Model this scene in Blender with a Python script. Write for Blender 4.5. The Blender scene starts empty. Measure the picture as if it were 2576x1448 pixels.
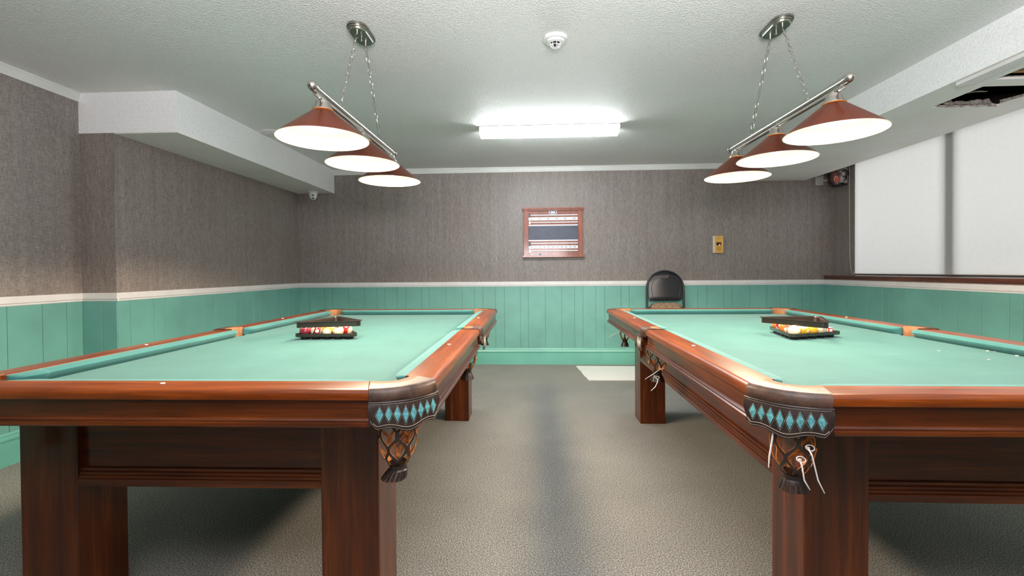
import bpy, bmesh, math, random
from math import pi, sin, cos, radians, sqrt
from mathutils import Vector, Matrix

rnd = random.Random(7)
SC = bpy.context.scene
COL = SC.collection

# ------------------------------------------------------------------ camera
F_PX, YAW, PITCH, ROLL, CY, HC = 1158.49, .0446, .0117, .0077, 694.16, 1.1459
_f = Vector((-sin(YAW), cos(YAW), 0)); _r = Vector((cos(YAW), sin(YAW), 0)); _u = Vector((0, 0, 1))
_f2 = _f * cos(PITCH) - _u * sin(PITCH); _u2 = _u * cos(PITCH) + _f * sin(PITCH)
_r3 = _r * cos(ROLL) - _u2 * sin(ROLL); _u3 = _u2 * cos(ROLL) + _r * sin(ROLL)
cd = bpy.data.cameras.new('camera'); cam = bpy.data.objects.new('camera', cd); COL.objects.link(cam)
cd.sensor_width = 36; cd.lens = F_PX * 36 / 2576; cd.shift_y = -(724 - CY) / 2576; cd.clip_start = .02
cam.matrix_world = Matrix(((_r3.x, _u3.x, -_f2.x, 0), (_r3.y, _u3.y, -_f2.y, 0), (_r3.z, _u3.z, -_f2.z, HC), (0, 0, 0, 1)))
SC.camera = cam

# ------------------------------------------------------------------ light, exposure
SC.view_settings.view_transform = 'Standard'; SC.view_settings.look = 'None'
SC.view_settings.exposure = 0.18; SC.view_settings.gamma = 1; SC.view_settings.use_curve_mapping = False
SC.cycles.max_bounces = 7; SC.cycles.diffuse_bounces = 4; SC.cycles.glossy_bounces = 3
SC.cycles.transparent_max_bounces = 8; SC.cycles.sample_clamp_indirect = 6; SC.cycles.caustics_reflective = False
SC.cycles.caustics_refractive = False
BULB = 34.0; SPOT = 60.0; TUBE = 46.0; CEIL_FILL = 165.0; SKY = 1.6; SUNNY = 114.0
w = bpy.data.worlds.new('daylight'); SC.world = w; w.use_nodes = True
w.node_tree.nodes['Background'].inputs[0].default_value = (.86, .93, 1, 1)
w.node_tree.nodes['Background'].inputs[1].default_value = SKY

def area(name, loc, rot, sx, sy, power, color):
    d = bpy.data.lights.new(name, 'AREA'); d.shape = 'RECTANGLE'; d.size = sx; d.size_y = sy; d.energy = power; d.color = color
    o = bpy.data.objects.new(name, d); COL.objects.link(o); o.location = loc; o.rotation_euler = rot; return o
# daylight in front of the window; added fill lamp behind the camera, brightens the ceiling
area('daylight_outside_window', (4.75, 2.9, 2.0), (0, radians(90), 0), 2.4, 6.0, SUNNY, (1, .985, .96))
area('added_ceiling_fill', (.2, -.30, 1.55), (radians(150), 0, 0), 1.2, .6, CEIL_FILL, (1, .96, .98))

# ------------------------------------------------------------------ materials
def srgb(r, g, b):
    f = lambda c: (c / 255) / 12.92 if c / 255 <= .04045 else (((c / 255) + .055) / 1.055) ** 2.4
    return (f(r), f(g), f(b), 1)
class NT:
    def __init__(s, name):
        s.m = bpy.data.materials.new(name); s.m.use_nodes = True; s.t = s.m.node_tree
        s.b = s.t.nodes['Principled BSDF']; s.out = s.t.nodes['Material Output']
    def n(s, typ, **k):
        nd = s.t.nodes.new(typ)
        for a, v in k.items():
            if a.startswith('i_'):
                key = a[2:]; key = int(key) if key.isdigit() else key.replace('_', ' ')
                nd.inputs[key].default_value = v
            else: setattr(nd, a, v)
        return nd
    def l(s, a, b): s.t.links.new(a, b)
    def coord(s, scale=(1, 1, 1), kind='Object'):
        tc = s.n('ShaderNodeTexCoord'); mp = s.n('ShaderNodeMapping'); mp.inputs['Scale'].default_value = scale
        s.l(tc.outputs[kind], mp.inputs[0]); return mp.outputs[0]
    def noise(s, vec, scale, detail=3, rough=.55):
        nd = s.n('ShaderNodeTexNoise'); nd.inputs['Scale'].default_value = scale; nd.inputs['Detail'].default_value = detail
        nd.inputs['Roughness'].default_value = rough; s.l(vec, nd.inputs['Vector']); return nd.outputs['Fac']
    def ramp(s, fac, stops):
        nd = s.n('ShaderNodeValToRGB'); e = nd.color_ramp.elements
        while len(e) < len(stops): e.new(.5)
        for el, (p, c) in zip(e, stops): el.position = p; el.color = c
        s.l(fac, nd.inputs[0]); return nd.outputs['Color']
    def mix(s, a, b, fac, mode='MIX'):
        nd = s.n('ShaderNodeMix', data_type='RGBA', blend_type=mode)
        for sock, v in ((nd.inputs[6], a), (nd.inputs[7], b), (nd.inputs[0], fac)):
            if isinstance(v, (tuple, float, int)): sock.default_value = v
            else: s.l(v, sock)
        return nd.outputs[2]
    def bump(s, h, strength, dist):
        nd = s.n('ShaderNodeBump'); nd.inputs['Strength'].default_value = strength; nd.inputs['Distance'].default_value = dist
        s.l(h, nd.inputs['Height']); s.l(nd.outputs[0], s.b.inputs['Normal'])
    def base(s, c, rough=.5, metal=0, coat=0, spec=.5):
        if isinstance(c, tuple): s.b.inputs['Base Color'].default_value = c
        else: s.l(c, s.b.inputs['Base Color'])
        s.b.inputs['Roughness'].default_value = rough; s.b.inputs['Metallic'].default_value = metal
        s.b.inputs['Coat Weight'].default_value = coat; s.b.inputs['Coat Roughness'].default_value = .12
        s.b.inputs['Specular IOR Level'].default_value = spec
        return s.m

def plain(name, c, rough=.5, metal=0, coat=0, var=.06, vs=30, bump=0):
    t = NT(name); v = t.coord(); nz = t.noise(v, vs, 4)
    d = tuple(x * (1 - var * 2) for x in c[:3]) + (1,); u = tuple(min(1, x * (1 + var * 2)) for x in c[:3]) + (1,)
    t.base(t.ramp(nz, [(.3, d), (.7, u)]), rough, metal, coat)
    if bump: t.bump(nz, bump, .003)
    return t.m

def wood(name, axis, dark=(.042, .0082, .0011, 1), mid=(.110, .0218, .0022, 1), light=(.26, .062, .0052, 1), coat=.22, fine=1.0):
    t = NT(name); sc = [26, 26, 26]; sc[axis] = 1.4
    v = t.coord(tuple(sc)); n1 = t.noise(v, 1, 5, .6)
    sc2 = [150 * fine] * 3; sc2[axis] = 7; v2 = t.coord(tuple(sc2)); n2 = t.noise(v2, 1, 3)
    n3 = t.noise(t.coord((2.1, 2.1, 2.1)), 1.2, 2)
    c = t.ramp(n1, [(.28, dark), (.52, mid), (.8, light)])
    c = t.mix(c, t.ramp(n2, [(.35, (.55, .5, .48, 1)), (.65, (1.0, 1.0, 1.0, 1))]), .75, 'MULTIPLY')
    c = t.mix(c, t.ramp(n3, [(.35, (.75, .7, .7, 1)), (.65, (1.0, 1.0, 1.0, 1))]), .8, 'MULTIPLY')
    t.base(c, .30, 0, coat, .35); t.bump(n2, .05, .0008); return t.m

M = {}
M['wood_x'] = wood('mahogany_grain_x', 0); M['wood_y'] = wood('mahogany_grain_y', 1); M['wood_z'] = wood('mahogany_grain_z', 2)
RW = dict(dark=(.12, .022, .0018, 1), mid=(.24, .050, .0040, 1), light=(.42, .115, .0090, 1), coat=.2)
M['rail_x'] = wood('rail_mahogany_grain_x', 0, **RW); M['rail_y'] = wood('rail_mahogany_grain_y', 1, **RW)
M['wood_sill'] = wood('sill_wood', 1, (.06, .02, .012, 1), (.15, .05, .03, 1), (.25, .09, .05, 1), .2)
M['wood_board'] = wood('scoreboard_wood', 2, (.22, .05, .025, 1), (.36, .09, .04, 1), (.5, .15, .06, 1), .2)

def cloth(k=1.0, name='green_table_cloth'):
    t = NT(name); v = t.coord(); n1 = t.noise(v, 5, 5, .6); n2 = t.noise(v, 900, 2); n3 = t.noise(t.coord((3, 14, 3)), 1.3, 6, .7)
    c = t.ramp(n1, [(.3, (.024, .112, .105, 1)), (.7, (.035, .138, .130, 1))])
    c = t.mix(c, (.13, .30, .26, 1), t.ramp(n3, [(.62, (0, 0, 0, 1)), (.80, (.45, .45, .45, 1))]))
    c = t.mix(c, t.ramp(n2, [(.3, (.85, .85, .85, 1)), (.7, (1, 1, 1, 1))]), .8, 'MULTIPLY')
    if k != 1.0: c = t.mix(c, (k, k, k * 1.05, 1), 1.0, 'MULTIPLY')
    t.base(c, .85, spec=.25); t.b.inputs['Sheen Weight'].default_value = .22; t.b.inputs['Sheen Roughness'].default_value = .45
    t.b.inputs['Sheen Tint'].default_value = (.75, 1, .95, 1)
    t.bump(n2, .25, .0006); return t.m
M['cloth'] = cloth(); M['cushion'] = cloth(1.3, 'cushion_cloth')

def carpet():
    t = NT('speckled_grey_carpet'); v = t.coord(); n1 = t.noise(v, 200, 3, .8); n2 = t.noise(v, 2.0, 3)
    vo = t.n('ShaderNodeTexVoronoi'); vo.inputs['Scale'].default_value = 160; t.l(v, vo.inputs['Vector'])
    c = t.ramp(n1, [(.36, (.05, .047, .038, 1)), (.5, (.25, .245, .225, 1)), (.64, (.60, .585, .54, 1))])
    c = t.mix(c, t.ramp(n2, [(.35, (.86, .86, .86, 1)), (.65, (1, 1, 1, 1))]), .8, 'MULTIPLY')
    t.base(c, .95, spec=.1); t.bump(t.mix(n1, vo.outputs['Distance'], .5), .8, .004); return t.m
M['carpet'] = carpet()

def wallpaper():
    t = NT('woven_brown_wallpaper'); v = t.coord((1, 1, 1))
    a = t.noise(t.coord((520, 520, 20)), 1, 2); b = t.noise(t.coord((40, 40, 640)), 1, 2); c0 = t.noise(t.coord((22, 22, .7)), 1, 4); d = t.noise(v, 1.3, 2)
    f = t.mix(a, b, .5)
    c = t.ramp(f, [(.36, (.15, .128, .112, 1)), (.5, (.265, .230, .207, 1)), (.64, (.42, .375, .345, 1))])
    c = t.mix(c, t.ramp(c0, [(.34, (.82, .82, .85, 1)), (.66, (1.0, 1.0, 1.0, 1))]), .9, 'MULTIPLY')
    c = t.mix(c, t.ramp(d, [(.35, (.92, .86, .84, 1)), (.65, (1, 1, 1, 1))]), .9, 'MULTIPLY')
    t.base(c, .42, spec=.45); t.bump(f, .5, .0016); return t.m
M['wallpaper'] = wallpaper()

def popcorn(name, c1, c2, scale, strength, dist, gl=.5, spk=.8):
    t = NT(name); v = t.coord(); n = t.noise(v, scale, 3, .6)
    vo = t.n('ShaderNodeTexVoronoi', feature='SMOOTH_F1'); vo.inputs['Scale'].default_value = scale * 1.1; t.l(v, vo.inputs['Vector'])
    h = t.mix(n, vo.outputs['Distance'], .45)
    c = t.ramp(t.noise(v, 1.2, 3), [(.35, c1), (.65, c2)])
    sp = t.ramp(t.noise(v, scale * 1.7, 2, .5), [(.36, (.62, .62, .62, 1)), (.5, (.95, .95, .95, 1)), (.68, (1.0, 1.0, 1.0, 1))])
    c = t.mix(c, sp, spk, 'MULTIPLY')
    t.base(c, gl); t.bump(h, strength, dist); return t.m
M['ceiling'] = popcorn('stipple_ceiling_paint', (.80, .80, .785, 1), (.85, .845, .83, 1), 120, .75, .008, .62, .6)
M['soffit_side'] = popcorn('stipple_soffit_paint', (.86, .865, .875, 1), (.91, .91, .92, 1), 75, .5, .006, .5, .3)
M['soffit_flat'] = plain('smooth_soffit_paint', (.88, .85, .83, 1), .6, var=.02, vs=3)
M['trim_white'] = plain('white_trim_paint', (.72, .70, .70, 1), .35, var=.03, vs=6)
M['crown'] = plain('crown_paint', (.66, .67, .64, 1), .4, var=.03, vs=6)
M['green'] = plain('green_wainscot_paint', (.135, .35, .305, 1), .42, var=.05, vs=4, coat=.05)
M['green_base'] = plain('green_baseboard_paint', (.14, .42, .35, 1), .35, var=.04, vs=4)
M['green_gap'] = plain('green_groove_paint', (.11, .33, .28, 1), .5, var=.04, vs=4)
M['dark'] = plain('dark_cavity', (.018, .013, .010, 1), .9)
M['debris'] = plain('torn_plaster', (.42, .37, .33, 1), .9, var=.25, vs=60, bump=.6)
M['lath'] = plain('bare_wood_lath', (.45, .25, .10, 1), .8, var=.2, vs=25)
M['metal'] = plain('brushed_nickel', (.48, .45, .42, 1), .28, 1.0, var=.05, vs=200)
M['metal_dark'] = plain('worn_nickel', (.36, .35, .31, 1), .33, 1.0, var=.05, vs=200)
M['black_plastic'] = plain('black_plastic', (.014, .014, .019, 1), .35, var=.1)
M['brown_plastic'] = plain('dark_brown_plastic', (.022, .016, .012, 1), .25, coat=.4)
M['white_plastic'] = plain('white_plastic', (.75, .75, .74, 1), .35, var=.02)
M['tie'] = plain('white_nylon', (.80, .76, .76, 1), .4, var=.02)
M['leather'] = plain('dark_brown_leather', (.020, .011, .009, 1), .42, coat=.06, var=.3, vs=35, bump=.5)
M['leather_mid'] = plain('worn_brown_leather', (.060, .030, .020, 1), .5, coat=.08, var=.35, vs=28, bump=.6)
M['leather_tan'] = plain('tan_leather', (.22, .10, .04, 1), .75, coat=0, var=.2, vs=25, bump=.3)
M['leather_orange'] = plain('raw_orange_leather', (.62, .20, .035, 1), .6, var=.35, vs=60, bump=.4)
M['turquoise'] = plain('turquoise_leather', (.09, .30, .33, 1), .4, coat=.1, var=.22, vs=120, bump=.4)
M['cream_patch'] = plain('cream_leather', (.55, .55, .45, 1), .35, var=.1)
M['stitch'] = plain('pale_thread', (.34, .28, .24, 1), .7, var=.05)
M['paper'] = plain('white_foam_board', (.80, .78, .75, 1), .6, var=.02, vs=3)
M['seat'] = plain('brown_woven_seat', (.17, .12, .075, 1), .85, var=.8, vs=120, bump=.4)
M['slate'] = plain('dark_blue_scoreboard_panel', (.035, .05, .085, 1), .4, var=.15, vs=12)
M['ivory'] = plain('white_scale', (.80, .80, .86, 1), .3, var=.01)
M['ink'] = plain('black_ink', (.03, .03, .04, 1), .6)
M['brass'] = plain('yellow_gold_plate', (.72, .40, .09, 1), .35, var=.06, vs=10)
M['brass_dark'] = plain('grille_slot', (.36, .17, .03, 1), .5)
M['red'] = plain('dark_red_plastic', (.16, .03, .02, 1), .35, coat=.3)
M['orange_red'] = plain('orange_red_lens', (.75, .07, .015, 1), .3, coat=.4)
M['blue'] = plain('blue_chalk', (.12, .35, .55, 1), .8)
M['grey_box'] = plain('grey_beige_box', (.46, .43, .40, 1), .5)
M['window_frame'] = plain('window_frame_paint', (.62, .62, .62, 1), .4)
M['red_label'] = plain('red_chalk_label', (.6, .02, .02, 1), .5)

def emit(name, c, s):
    t = NT(name); t.b.inputs['Base Color'].default_value = c; t.b.inputs['Emission Color'].default_value = c
    t.b.inputs['Emission Strength'].default_value = s; return t.m
M['tube'] = emit('tube_diffuser', (.93, .98, 1, 1), TUBE)
M['bulb'] = emit('warm_bulb', (1, .80, .56, 1), BULB)
M['led'] = emit('red_led', (1, .05, .02, 1), 12)

def shade_out():
    t = NT('bronze_lamp_shade'); v = t.coord(); n = t.noise(v, 18, 3)
    t.base(t.ramp(n, [(.3, (.045, .022, .016, 1)), (.7, (.07, .032, .022, 1))]), .33, .25, .15)
    tr = t.n('ShaderNodeBsdfTranslucent'); tr.inputs[0].default_value = (.95, .34, .03, 1)  # amber translucency put in to imitate lens glare; the bronze itself is opaque
    mx = t.n('ShaderNodeMixShader'); mx.inputs[0].default_value = .30
    t.l(t.b.outputs[0], mx.inputs[1]); t.l(tr.outputs[0], mx.inputs[2]); t.l(mx.outputs[0], t.out.inputs[0]); return t.m
M['shade'] = shade_out()
def shade_in():
    t = NT('white_enamel_lining'); t.base((.80, .70, .60, 1), .5)
    return t.m
M['shade_in'] = shade_in()

def blind():
    t = NT('roller_blind_fabric'); v = t.coord(); n = t.noise(v, 26, 4, .6)
    c = t.ramp(n, [(.3, (.65, .64, .615, 1)), (.7, (.68, .67, .645, 1))])
    t.l(c, t.b.inputs['Base Color']); t.b.inputs['Roughness'].default_value = .9
    tr = t.n('ShaderNodeBsdfTranslucent'); t.l(c, tr.inputs[0]); mx = t.n('ShaderNodeMixShader'); mx.inputs[0].default_value = .5
    t.l(t.b.outputs[0], mx.inputs[1]); t.l(tr.outputs[0], mx.inputs[2]); t.l(mx.outputs[0], t.out.inputs[0]); return t.m
M['blind'] = blind()
def pane(name='clear_glass', tint=(1, 1, 1, 1), k=.12):
    t = NT(name); tr = t.n('ShaderNodeBsdfTransparent'); tr.inputs[0].default_value = tint
    gl = t.n('ShaderNodeBsdfGlossy'); gl.inputs['Roughness'].default_value = .05
    fr = t.n('ShaderNodeFresnel'); mx = t.n('ShaderNodeMixShader'); t.l(fr.outputs[0], mx.inputs[0])
    t.l(tr.outputs[0], mx.inputs[1]); t.l(gl.outputs[0], mx.inputs[2]); t.l(mx.outputs[0], t.out.inputs[0]); return t.m
M['glass'] = pane()

def ball_mat(name, c, stripe):
    t = NT(name); tc = t.n('ShaderNodeTexCoord'); sx = t.n('ShaderNodeSeparateXYZ'); t.l(tc.outputs['Object'], sx.inputs[0])
    ab = t.n('ShaderNodeMath', operation='ABSOLUTE'); t.l(sx.outputs['Z'], ab.inputs[0])
    lt = t.n('ShaderNodeMath', operation='LESS_THAN'); t.l(ab.outputs[0], lt.inputs[0]); lt.inputs[1].default_value = .016 if stripe else 1.0
    gx = t.n('ShaderNodeMath', operation='GREATER_THAN'); ax = t.n('ShaderNodeMath', operation='ABSOLUTE')
    t.l(sx.outputs['X'], ax.inputs[0]); t.l(ax.outputs[0], gx.inputs[0]); gx.inputs[1].default_value = .0265
    cc = t.mix((.82, .72, .52, 1), c, lt.outputs[0]); cc = t.mix(cc, (.82, .72, .52, 1), gx.outputs[0])
    t.base(cc, .12, 0, .6); return t.m

# ------------------------------------------------------------------ mesh helper
class MB:
    def __init__(s): s.v = []; s.f = []; s.m = []
    def face(s, idx, mat=0): s.f.append(tuple(idx)); s.m.append(mat)
    def add(s, vs, fs, mat=0):
        b = len(s.v); s.v += [tuple(p) for p in vs]
        for f in fs: s.face([b + i for i in f], mat)
        return s
    def box(s, x0, x1, y0, y1, z0, z1, mat=0):
        v = [(x0, y0, z0), (x1, y0, z0), (x1, y1, z0), (x0, y1, z0), (x0, y0, z1), (x1, y0, z1), (x1, y1, z1), (x0, y1, z1)]
        return s.add(v, [(0, 3, 2, 1), (4, 5, 6, 7), (0, 1, 5, 4), (1, 2, 6, 5), (2, 3, 7, 6), (3, 0, 4, 7)], mat)
    def grid(s, rows, mat=0, closed_u=False, closed_v=False, flip=False):
        b = len(s.v); n = len(rows[0])
        for r in rows: s.v += [tuple(p) for p in r]
        R = len(rows)
        for i in range(R if closed_v else R - 1):
            for j in range(n if closed_u else n - 1):
                q = [b + i * n + j, b + i * n + (j + 1) % n, b + ((i + 1) % R) * n + (j + 1) % n, b + ((i + 1) % R) * n + j]
                s.face(q[::-1] if flip else q, mat)
        return s
    def loft(s, secs, mat=0, cap=True):
        b = len(s.v); n = len(secs[0]); s.grid(secs, mat, closed_u=True)
        if cap: s.face(list(range(b, b + n))[::-1], mat); e = b + (len(secs) - 1) * n; s.face(range(e, e + n), mat)
        return s
    def prism(s, prof, axis, a, b, mat=0, mira=0, mirb=0):
        """profile of (u,z); axis 'x': u->y, runs along x; axis 'y': u->x; mira/mirb shift the ends by u*factor (mitres)"""
        secs = []
        for t, mi in ((a, mira), (b, mirb)):
            secs.append([((t + mi * u, u, z) if axis == 'x' else (u, t + mi * u, z)) for u, z in prof])
        return s.loft(secs, mat)
    def tube(s, path, r, n=8, mat=0, cap=True, closed=False, flat=1.0):
        P = [Vector(p) for p in path]; secs = []; N = len(P); up = None
        for i, p in enumerate(P):
            if closed: d = (P[(i + 1) % N] - P[i - 1])
            else: d = P[min(i + 1, N - 1)] - P[max(i - 1, 0)]
            d.normalize()
            if up is None: up = Vector((0, 0, 1)) if abs(d.z) < .9 else Vector((1, 0, 0))
            a = d.cross(up).normalized(); up = a.cross(d).normalized()
            rr = r[i] if isinstance(r, (list, tuple)) else r
            secs.append([p + a * (cos(2 * pi * k / n) * rr) + up * (sin(2 * pi * k / n) * rr * flat) for k in range(n)])
        if closed: return s.grid(secs, mat, closed_u=True, closed_v=True)
        return s.loft(secs, mat, cap)
    def lathe(s, prof, c=(0, 0, 0), n=24, mat=0, axis='z', cap=False):
        secs = []
        for r, h in prof:
            ring = []
            for k in range(n):
                a = 2 * pi * k / n; p = (cos(a) * r, sin(a) * r, h)
                if axis == 'y': p = (p[0], p[2], p[1])
                elif axis == 'x': p = (p[2], p[0], p[1])
                ring.append((p[0] + c[0], p[1] + c[1], p[2] + c[2]))
            secs.append(ring)
        return s.loft(secs, mat, cap)
    def cyl(s, p0, p1, r, n=16, mat=0): return s.tube([p0, p1], r, n, mat)
    def build(s, name, mats, parent=None, loc=None, bevel=0, smooth=True, ang=.6, seg=2):
        me = bpy.data.meshes.new(name); me.from_pydata(s.v, [], s.f)
        for mt in (mats if isinstance(mats, (list, tuple)) else [mats]): me.materials.append(mt)
        me.polygons.foreach_set('material_index', s.m); me.update()
        bm = bmesh.new(); bm.from_mesh(me); bmesh.ops.recalc_face_normals(bm, faces=bm.faces); bm.to_mesh(me); bm.free()
        if smooth: me.shade_smooth(); me.set_sharp_from_angle(angle=ang)
        o = bpy.data.objects.new(name, me); COL.objects.link(o)
        if parent: o.parent = parent
        if loc: o.location = loc
        if bevel:
            b = o.modifiers.new('bevel', 'BEVEL'); b.width = bevel; b.segments = seg; b.limit_method = 'ANGLE'; b.angle_limit = radians(40)
        return o
def empty(name, loc, rz=0, label=None, cat=None, group=None):
    o = bpy.data.objects.new(name, None); COL.objects.link(o); o.location = loc; o.rotation_euler = (0, 0, rz); o.empty_display_size = .1
    return tag(o, label, cat, group)
def tag(o, label=None, cat=None, group=None, kind=None):
    if label: o['label'] = label
    if cat: o['category'] = cat
    if group: o['group'] = group
    if kind: o['kind'] = kind
    return o
def struct(o, label=None, cat=None): o['kind'] = 'structure'; return tag(o, label, cat)
def share(src, name, parent, loc=(0, 0, 0), rot=(0, 0, 0)):
    o = src.copy(); COL.objects.link(o); o.parent = parent; o.location = loc; o.rotation_euler = rot; return o

# ------------------------------------------------------------------ room
XL, XR, XN, YJ, YB, XU = -2.909, 3.46, -3.158, 3.095, 5.63, 3.574
ZC, ZRT, ZRB = 2.4075, 1.0127, .9551
YBK = -3.0
struct(MB().box(XN - .3, XU + .3, YBK - .2, YB + .2, -.1, 0).build('floor', M['carpet'], smooth=False), 'speckled grey brown carpet across the whole room', 'floor')
ceil = struct(MB().box(XN - .3, XU + .3, YBK - .2, YB + .2, ZC, ZC + .12).build('ceiling', M['ceiling'], smooth=False), 'grey white stippled ceiling with bulkheads along both sides', 'ceiling')
wb = struct(MB().box(XN - .3, XU + .3, YB, YB + .12, 0, ZC).build('wall_back', M['wallpaper'], smooth=False), 'back wall of brown woven wallpaper over green wainscot', 'wall')
wl = struct(MB().box(XN - .3, XL, YJ, YB, 0, ZC).box(XN - .3, XN, YBK, YJ, 0, ZC).build('wall_left', M['wallpaper'], smooth=False), 'left wall of brown woven wallpaper with a step in it', 'wall')
wf = struct(MB().box(XN - .3, XU + .3, YBK - .12, YBK, 0, ZC).build('wall_front', M['wallpaper'], smooth=False), 'wall behind the viewer in brown woven wallpaper', 'wall')
WY0, WY1, WZ0, WZ1 = .4, 5.274, 1.064, 2.36
rw = MB()
rw.box(XR, XU + .12, YBK, YB, 0, 1.02)
rw.box(XU, XU + .12, WY1, YB, 1.02, ZC).box(XU, XU + .12, YBK, WY0, 1.02, ZC).box(XU, XU + .12, WY0, WY1, WZ1, ZC).box(XU, XU + .12, WY0, WY1, 1.02, 1.0605)
wr = struct(rw.build('wall_right', M['wallpaper'], smooth=False), 'right wall with a long window above green wainscot', 'wall')

# wainscot planks (grooved sheets, 1.219 m repeat)
PER = 1.219; OFF = [0, .196, .293, .5, .70, .855, .955, 1.11]
def cuts(a, b, start):
    out = []; k = math.floor((a - start) / PER) - 1
    while start + k * PER < b:
        for o in OFF:
            t = start + k * PER + o
            if a + .02 < t < b - .02: out.append(t)
        k += 1
    return [a] + out + [b]
TH = .008; GAP = .0013
def planks(wall, cs, place):
    for a, b in zip(cs[:-1], cs[1:]): place(a + GAP, b - GAP).build('plank', M['green'], wall, bevel=.0015, smooth=False, seg=1)
PZ0, PZ1 = .14, .962
planks(wb, cuts(XL, XR, -1.566), lambda a, b: MB().box(a, b, YB - TH, YB, PZ0, PZ1))
LG = [YJ, 3.196, 3.402, 3.512, 3.724, 3.928, 4.086, 4.194, 4.354, 4.458, 4.66, 4.773, 4.981, 5.191, 5.346, 5.455, YB - TH]
planks(wl, LG, lambda a, b: MB().box(XL, XL + TH, a, b, PZ0, PZ1))
planks(wl, [XN, XN + .148, XL + TH], lambda a, b: MB().box(a, b, YJ - TH, YJ, PZ0, PZ1))
planks(wl, [c for c in cuts(.9, YJ - TH, 2.622 - .5)], lambda a, b: MB().box(XN, XN + TH, a, b, PZ0, PZ1))
planks(wr, cuts(1.2, YB - TH, 3.2), lambda a, b: MB().box(XR - TH, XR, a, b, PZ0, PZ1))
e_ = .0022
MB().box(XL, XR, YB - e_, YB, 0, PZ1).build('groove_backing', M['green_gap'], wb, smooth=False)
MB().box(XL, XL + e_, YJ, YB, 0, PZ1).box(XN, XL, YJ - e_, YJ, 0, PZ1).box(XN, XN + e_, YBK, YJ, 0, PZ1).build('groove_backing', M['green_gap'], wl, smooth=False)
MB().box(XR - e_, XR, YBK, YB, 0, PZ1).build('groove_backing', M['green_gap'], wr, smooth=False)

# chair rail, baseboard, crown: profile (d = distance from wall, z)
CR = [(0, ZRB), (.010, ZRB), (.012, ZRB + .006), (.012, ZRB + .012), (.018, ZRB + .017), (.018, ZRT - .008), (.013, ZRT), (0, ZRT)]
BB = [(0, 0), (.014, 0), (.014, .140), (.010, .143), (.016, .147), (.019, .160), (.014, .178), (.015, .186), (.008, .198), (0, .198)]
KR = [(0, ZC - .062), (.006, ZC - .062), (.010, ZC - .05), (.016, ZC - .016), (.020, ZC - .012), (.020, ZC), (0, ZC)]
def mould(prof, side):
    m = MB()
    if side == 'back': m.prism([(YB - d, z) for d, z in prof], 'x', XL if prof is not KR else XL, XR if prof is not KR else XU)
    if side == 'left':
        m.prism([(XL + d, z) for d, z in prof], 'y', YJ - .0, YB)
        m.prism([(YJ - d, z) for d, z in prof], 'x', XN, XL + .018)
        m.prism([(XN + d, z) for d, z in prof], 'y', YBK, YJ)
    if side == 'right': m.prism([(XR - d, z) for d, z in prof], 'y', YBK, YB)
    return m
for nme, side, lab in (('trim_1', 'back', 'white chair rail along the back wall'), ('trim_2', 'left', 'white chair rail stepping along the left wall'), ('trim_3', 'right', 'white chair rail under the window sill')):
    struct(mould(CR, side).build(nme, M['trim_white'], ang=.3), lab, 'trim')
for nme, side in (('baseboard_back', 'back'), ('baseboard_left', 'left'), ('baseboard_right', 'right')):
    struct(mould(BB, side).build(nme, M['green_base'], ang=.3), 'green baseboard along the ' + side + ' wall', 'baseboard')
struct(MB().prism([(YB - d, z) for d, z in KR], 'x', -2.452, 2.6).build('trim_4', M['crown'], ang=.3), 'pale crown strip above the back wall', 'trim')
struct(MB().prism([(XN + d, z) for d, z in KR], 'y', YBK, YJ).build('trim_5', M['crown'], ang=.3), 'pale crown strip above the near left wall', 'trim')

# left bulkhead
XSL, ZSL = -2.452, 2.1221
sl = MB(); sl.box(XN, XSL, YJ - .006, YB, ZSL + .004, ZC, 0).box(XL + .002, XSL - .001, YJ + .001, YB, ZSL, ZSL + .006, 1)
tag(sl.build('bulkhead', [M['soffit_side'], M['soffit_flat']], ceil, smooth=False), 'boxed white bulkhead on the left')
# right bulkhead with broken openings in its underside
ZSR, XSA, XSB = 2.1912, 2.38, 3.244
sr = MB(); sr.box(XSA, XSA + .02, YBK, YB, ZSR + .003, ZC, 0)
H1 = (2.615, 3.03, 2.80, 3.145); H2 = (2.585, 3.03, 1.62, 2.70)
XI = XSA + .001
bz = (ZSR, ZSR + .014)
sr.box(XI, H2[0], YBK, 2.75, *bz, 1).box(XI, H1[0], 2.75, YB, *bz, 1).box(H1[1], XSB, YBK, YB, *bz, 1)
sr.box(H1[0], H1[1], H1[3], YB, *bz, 1).box(H1[0], H1[1], H2[3], H1[2], *bz, 1).box(H2[0], H2[1], YBK, H2[2], *bz, 1).box(H2[0], H1[0], 2.70, 2.75, *bz, 1)
sr.box(XSB - .016, XSB, YBK, YB, ZSR + .014, ZC, 1)
rb = tag(sr.build('bulkhead', [M['soffit_side'], M['soffit_flat']], ceil, smooth=False), 'boxed white bulkhead on the right with broken openings')
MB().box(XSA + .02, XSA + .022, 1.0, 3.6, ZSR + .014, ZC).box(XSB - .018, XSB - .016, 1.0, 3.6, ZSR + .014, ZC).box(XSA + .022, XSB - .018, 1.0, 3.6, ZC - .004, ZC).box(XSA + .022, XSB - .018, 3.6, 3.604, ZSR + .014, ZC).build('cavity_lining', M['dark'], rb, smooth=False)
# raised board beside the opening
MB().prism([(2.405, ZSR), (2.40, ZSR - .02), (2.425, ZSR - .026), (2.47, ZSR - .012), (2.50, ZSR - .010), (2.50, ZSR)], 'y', YBK, 2.73).build('casing_strip', M['trim_white'], rb, ang=.3)
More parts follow.
